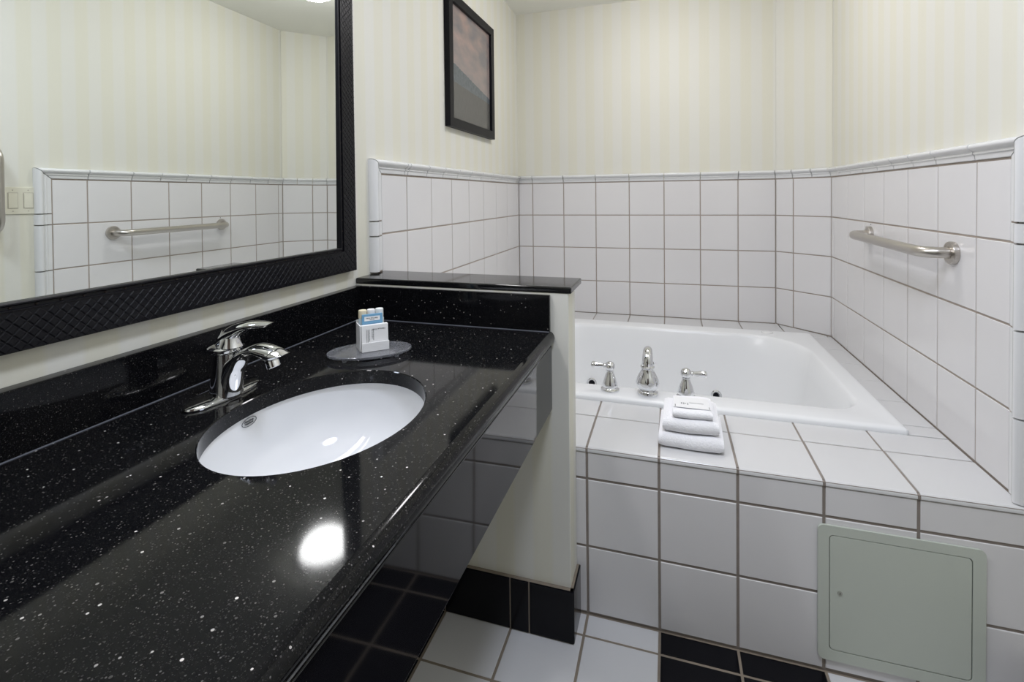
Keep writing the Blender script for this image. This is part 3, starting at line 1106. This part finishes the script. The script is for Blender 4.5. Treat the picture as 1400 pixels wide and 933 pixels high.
sach = thing('sachet', tuple(HM @ Vector((W / 2, 0.11, 0.015))), 'blue sachet with a white label standing behind the soap carton', 'sachet')
QM = HM @ Matrix.Translation((0.0, 0.105, 0.016)) @ Matrix.Rotation(math.radians(-1), 4, 'X')
obj('packet', boxm((0.028, 0, 0), (0.268, 0.022, 0.395), 0.006), 'blue', sach, mtx=QM)
obj('packet_label', boxm((0.055, -0.003, 0.318), (0.235, 0.0, 0.368)), 'card', sach, mtx=QM)
fr = QM @ frame_m((0.145, -0.0045, 0.348), (1, 0, 0), (0, 0, 1))
text_mesh('lettering', 'PAUL MITCHELL', 0.019, 'grey_ink', sach, fr, 0.003)
fr = QM @ frame_m((0.145, -0.0045, 0.331), (1, 0, 0), (0, 0, 1))
text_mesh('lettering', 'body wash', 0.013, 'grey_ink', sach, fr, 0.003)

for k, (cap, body, lab) in enumerate((('cream_cap', 'bottle', 'small toiletry bottle with a cream cap behind the blue sachet'),
                                      ('plastic', 'bottle', 'small toiletry bottle with a white cap, middle of the three'),
                                      ('pale_cap', 'bottle', 'small toiletry bottle with a pale grey-green cap, next to the counter corner'))):
    c = HM @ Vector((0.052 + 0.098 * k, 0.192, 0.015))
    bt = thing('toiletry_bottle', tuple(c), lab, 'bottle', 'toiletry bottles on the tray')
    bm = nb()
    lathe(bm, [(0.044, 0), (0.047, 0.01), (0.047, 0.335), (0.044, 0.345)], tuple(c), 24)
    obj('bottle_body', bm, body, bt)
    bm = nb()
    lathe(bm, [(0.047, 0.346), (0.0485, 0.352), (0.0485, 0.425), (0.044, 0.436), (0.02, 0.439)], tuple(c), 24)
    obj('cap', bm, cap, bt)

# ------------------------------------------------------------------ mirror
def mitred(name, corners, prof, mat, parent, nrm, angle=35, ext=None):
    """four frame members; corners counter-clockwise, prof (inward, out) pairs"""
    nrm = Vector(nrm)
    k = len(corners)
    cs = [Vector(c_) for c_ in corners]
    ctr = sum(cs, Vector()) / k
    out = []
    for i in range(k):
        p, q = cs[i], cs[(i + 1) % k]
        t = (q - p).normalized()
        inw = nrm.cross(t)
        if inw.dot(ctr - p) < 0:
            inw = -inw
        l0 = [p + t * w_ + inw * w_ + nrm * h for w_, h in prof]
        l1 = [q - t * w_ + inw * w_ + nrm * h for w_, h in prof]
        bm = nb()
        loft(bm, [l0, l1])
        out.append(obj(name, bm, mat, parent, angle=angle))
    return out


MY0, MY1, MZ0, MZ1 = -15.3, -8.915, 2.54, 7.45
mir = thing('wall_mirror', (0, -12, MZ0), 'large mirror in a black diamond-textured frame above the vanity', 'mirror')
cor = [(-P_, MY0, MZ0), (-P_, MY1, MZ0), (-P_, MY1, MZ1), (-P_, MY0, MZ1)]
HD = 0.088 + P_
mitred('frame_rail', cor, [(0, 0), (0, HD - 0.012), (0.008, HD - 0.004), (0.299, HD - 0.004), (0.302, HD + 0.004), (0.311, HD + 0.004), (0.315, HD - 0.020), (0.336, HD - 0.022),
                           (0.339, HD - 0.012), (0.345, HD - 0.004), (0.356, HD - 0.004), (0.364, HD - 0.012), (0.366, HD - 0.025), (0.366, 0)], 'frame', mir, (1, 0, 0), 30)
# raised diamonds over the outer band and studs along the inner groove
bm = nb()
sb = nb()
pit = 0.086


def diamond(c, a_, b2_, n, hw, h):
    c, a_, b2_, n = Vector(c), Vector(a_), Vector(b2_), Vector(n)
    base = [bm.verts.new(c + a_ * hw), bm.verts.new(c + b2_ * hw), bm.verts.new(c - a_ * hw), bm.verts.new(c - b2_ * hw)]
    top = [bm.verts.new(c + (v.co - c) * 0.78 + n * h) for v in base]
    for i in range(4):
        bm.faces.new((base[i], base[(i + 1) % 4], top[(i + 1) % 4], top[i]))
    bm.faces.new(top)


xs = HD - P_ - 0.0042
for side in range(4):
    p, q = Vector(cor[side]), Vector(cor[(side + 1) % 4])
    p.x = q.x = xs
    t = (q - p).normalized()
    inw = Vector((1, 0, 0)).cross(t)
    if inw.dot(Vector((xs, (MY0 + MY1) / 2, (MZ0 + MZ1) / 2)) - p) < 0:
        inw = -inw
    Ln = (q - p).length
    rows = 6
    for r_ in range(rows):
        w_ = 0.042 + pit * 0.5 * r_
        k = 0
        while True:
            s = pit * (k + 0.5 * (r_ % 2)) + 0.02
            k += 1
            if s > Ln - w_:
                break
            if s < w_:
                continue
            diamond(p + t * s + inw * w_, t, inw, (1, 0, 0), pit * 0.475, 0.005)
    s = 0.45
    while s < Ln - 0.42:
        c = p + t * s + inw * 0.325
        mm = Matrix.Translation((HD - P_ - 0.020, c.y, c.z))
        r = bmesh.ops.create_icosphere(sb, subdivisions=1, radius=0.012, matrix=mm)
        s += 0.16
o = obj('woven_band', bm, 'frame', mir, angle=20)
o['kind'] = 'stuff'
o = obj('studs', sb, 'stud', mir)
o['kind'] = 'stuff'
# the glass hangs a touch out of true with the wall
MT_Y, MT_Z, MOFF = -0.0012, -0.0056, 0.045
gl = []
for y, z in ((MY0 + 0.35, MZ0 + 0.35), (MY1 - 0.35, MZ0 + 0.35), (MY1 - 0.35, MZ1 - 0.35), (MY0 + 0.35, MZ1 - 0.35)):
    gl.append(Vector((MOFF - (y + 11.5) * MT_Y - (z - 4.5) * MT_Z, y, z)))
bm = nb()
loft(bm, [[p - Vector((0.01, 0, 0)) for p in gl], gl])
obj('mirror_glass', bm, 'mirror', mir)

# ------------------------------------------------------------------ picture
pic = thing('framed_picture', (0, -4, 5.17), 'black framed landscape print of a dusky sky above a dark ridge', 'picture')
cor = [(-P_, -5.455, 5.17), (-P_, -2.545, 5.17), (-P_, -2.545, 8.14), (-P_, -5.455, 8.14)]
for fr in mitred('picture_frame', cor, [(0, 0), (0, 0.125), (0.006, 0.13), (0.20, 0.13), (0.206, 0.124), (0.206, 0.06), (0.19, 0.05), (0.19, 0)], 'pframe', pic, (1, 0, 0)):
    pass
bm = nb()
loft(bm, [[(0.01, -5.26, 5.365), (0.01, -2.74, 5.365), (0.01, -2.74, 7.945), (0.01, -5.26, 7.945)],
          [(0.03, -5.26, 5.365), (0.03, -2.74, 5.365), (0.03, -2.74, 7.945), (0.03, -5.26, 7.945)]])
obj('art_print', bm, 'art', pic)

# ------------------------------------------------------------------ grab bars
def fillet_path(a, b_, c, d, r, n=7):
    """a-b-c-d polyline with rounded corners at b and c"""
    a, b_, c, d = map(Vector, (a, b_, c, d))
    out = [a]
    for p, q, s in ((a, b_, c), (b_, c, d)):
        u, v = (p - q).normalized(), (s - q).normalized()
        for k in range(n + 1):
            an = math.pi / 2 * k / n
            out.append(q + u * r * (1 - math.sin(an)) + v * r * (1 - math.cos(an)))
    out.append(d)
    return out


def grab_bar(p, q, n, wall, rad, stand, fr, label, plane=0.0):
    p, q, n = Vector(p), Vector(q), Vector(n)
    t = thing('grab_bar', tuple((p + q) / 2), label, 'grab bar')
    bm = nb()
    tube(bm, fillet_path(p + n * 0.02, p + n * stand, q + n * stand, q + n * 0.02, 0.24), rad, 20)
    obj('rail', bm, 'steel', t, angle=60)
    for c in (p, q):
        bm = nb()
        lathe(bm, [(fr * 0.98, 0.001), (fr, 0.01), (fr, 0.055), (fr * 0.96, 0.068), (rad * 1.25, 0.072), (rad * 1.2, 0.066)], seg=40)
        rot = n.to_track_quat('Z', 'Y').to_matrix().to_4x4()
        rot.translation = c
        fl = obj('flange', bm, 'steel', t, mtx=rot)
    return t


grab_bar((XR, -3.60, 2.775), (XR, -6.70, 2.745), (-1, 0, 0), wall_right, 0.082, 0.36, 0.165,
         'brushed steel grab bar with round flanges on white tiles above the tub')
grab_bar((XR + P_, -9.02, 2.95), (XR + P_, -9.02, 4.60), (-1, 0, 0), wall_right, 0.082, 0.36, 0.165,
         'upright steel grab bar on the wallpaper, seen in the mirror beside the switch plate')
# drill mark above the far flange
obj('drill_mark', boxm((XR - 0.004, -3.62, 2.965), (XR + 0.01, -3.60, 2.99)), 'dark', wall_right)

# ------------------------------------------------------------------ switch plate
sw = thing('light_switch', (XR, -8.42, 3.55), 'ivory double light switch plate beside the tiled corner, seen in the mirror', 'light switch')
xf = XR + P_
obj('plate', boxm((xf - 0.03, -8.765, 3.27), (xf - 0.0005, -8.235, 3.84), 0.012), 'ivory', sw)
for yc in (-8.635, -8.37):
    rk = obj('rocker', boxm((xf - 0.045, yc - 0.078, 3.40), (xf - 0.028, yc + 0.078, 3.71), 0.006), 'ivory', sw)
    bm = nb()
    ring = [(xf - 0.0315, yc + a_ * 0.09, 3.555 + c_ * 0.168) for a_, c_ in ((-1, -1), (1, -1), (1, 1), (-1, 1))]
    ring2 = [(xf - 0.0295, p[1], p[2]) for p in ring]
    loft(bm, [ring2, ring])
    obj('rocker_gap', bm, 'caulk', sw)
    for z in (3.335, 3.775):
        bm = nb()
        lathe(bm, [(0.012, 0), (0.012, 0.006), (0.004, 0.007)], seg=12)
        rot = Vector((-1, 0, 0)).to_track_quat('Z', 'Y').to_matrix().to_4x4()
        rot.translation = (xf - 0.029, yc, z)
        obj('screw', bm, 'caulk', sw, mtx=rot)

# ------------------------------------------------------------------ ceiling lamp over the tub
LP = (4.42, -4.3, ZC)
lamp = thing('ceiling_light', LP, 'round white dome ceiling light, lit, seen in the mirror', 'ceiling light')
bm = nb()
lathe(bm, [(0.70, -0.002), (0.72, -0.05), (0.70, -0.11), (0.64, -0.12)], LP, 48)
obj('lamp_base', bm, 'plastic', lamp)
bm = nb()
pr = [(0.64, -0.118)]
for k in range(1, 9):
    an = math.pi / 2 * k / 9
    pr.append((0.64 * math.cos(an), -0.12 - 0.50 * math.sin(an)))
lathe(bm, pr, LP, 48)
obj('lamp_glass', bm, 'glass_lamp', lamp, angle=80)
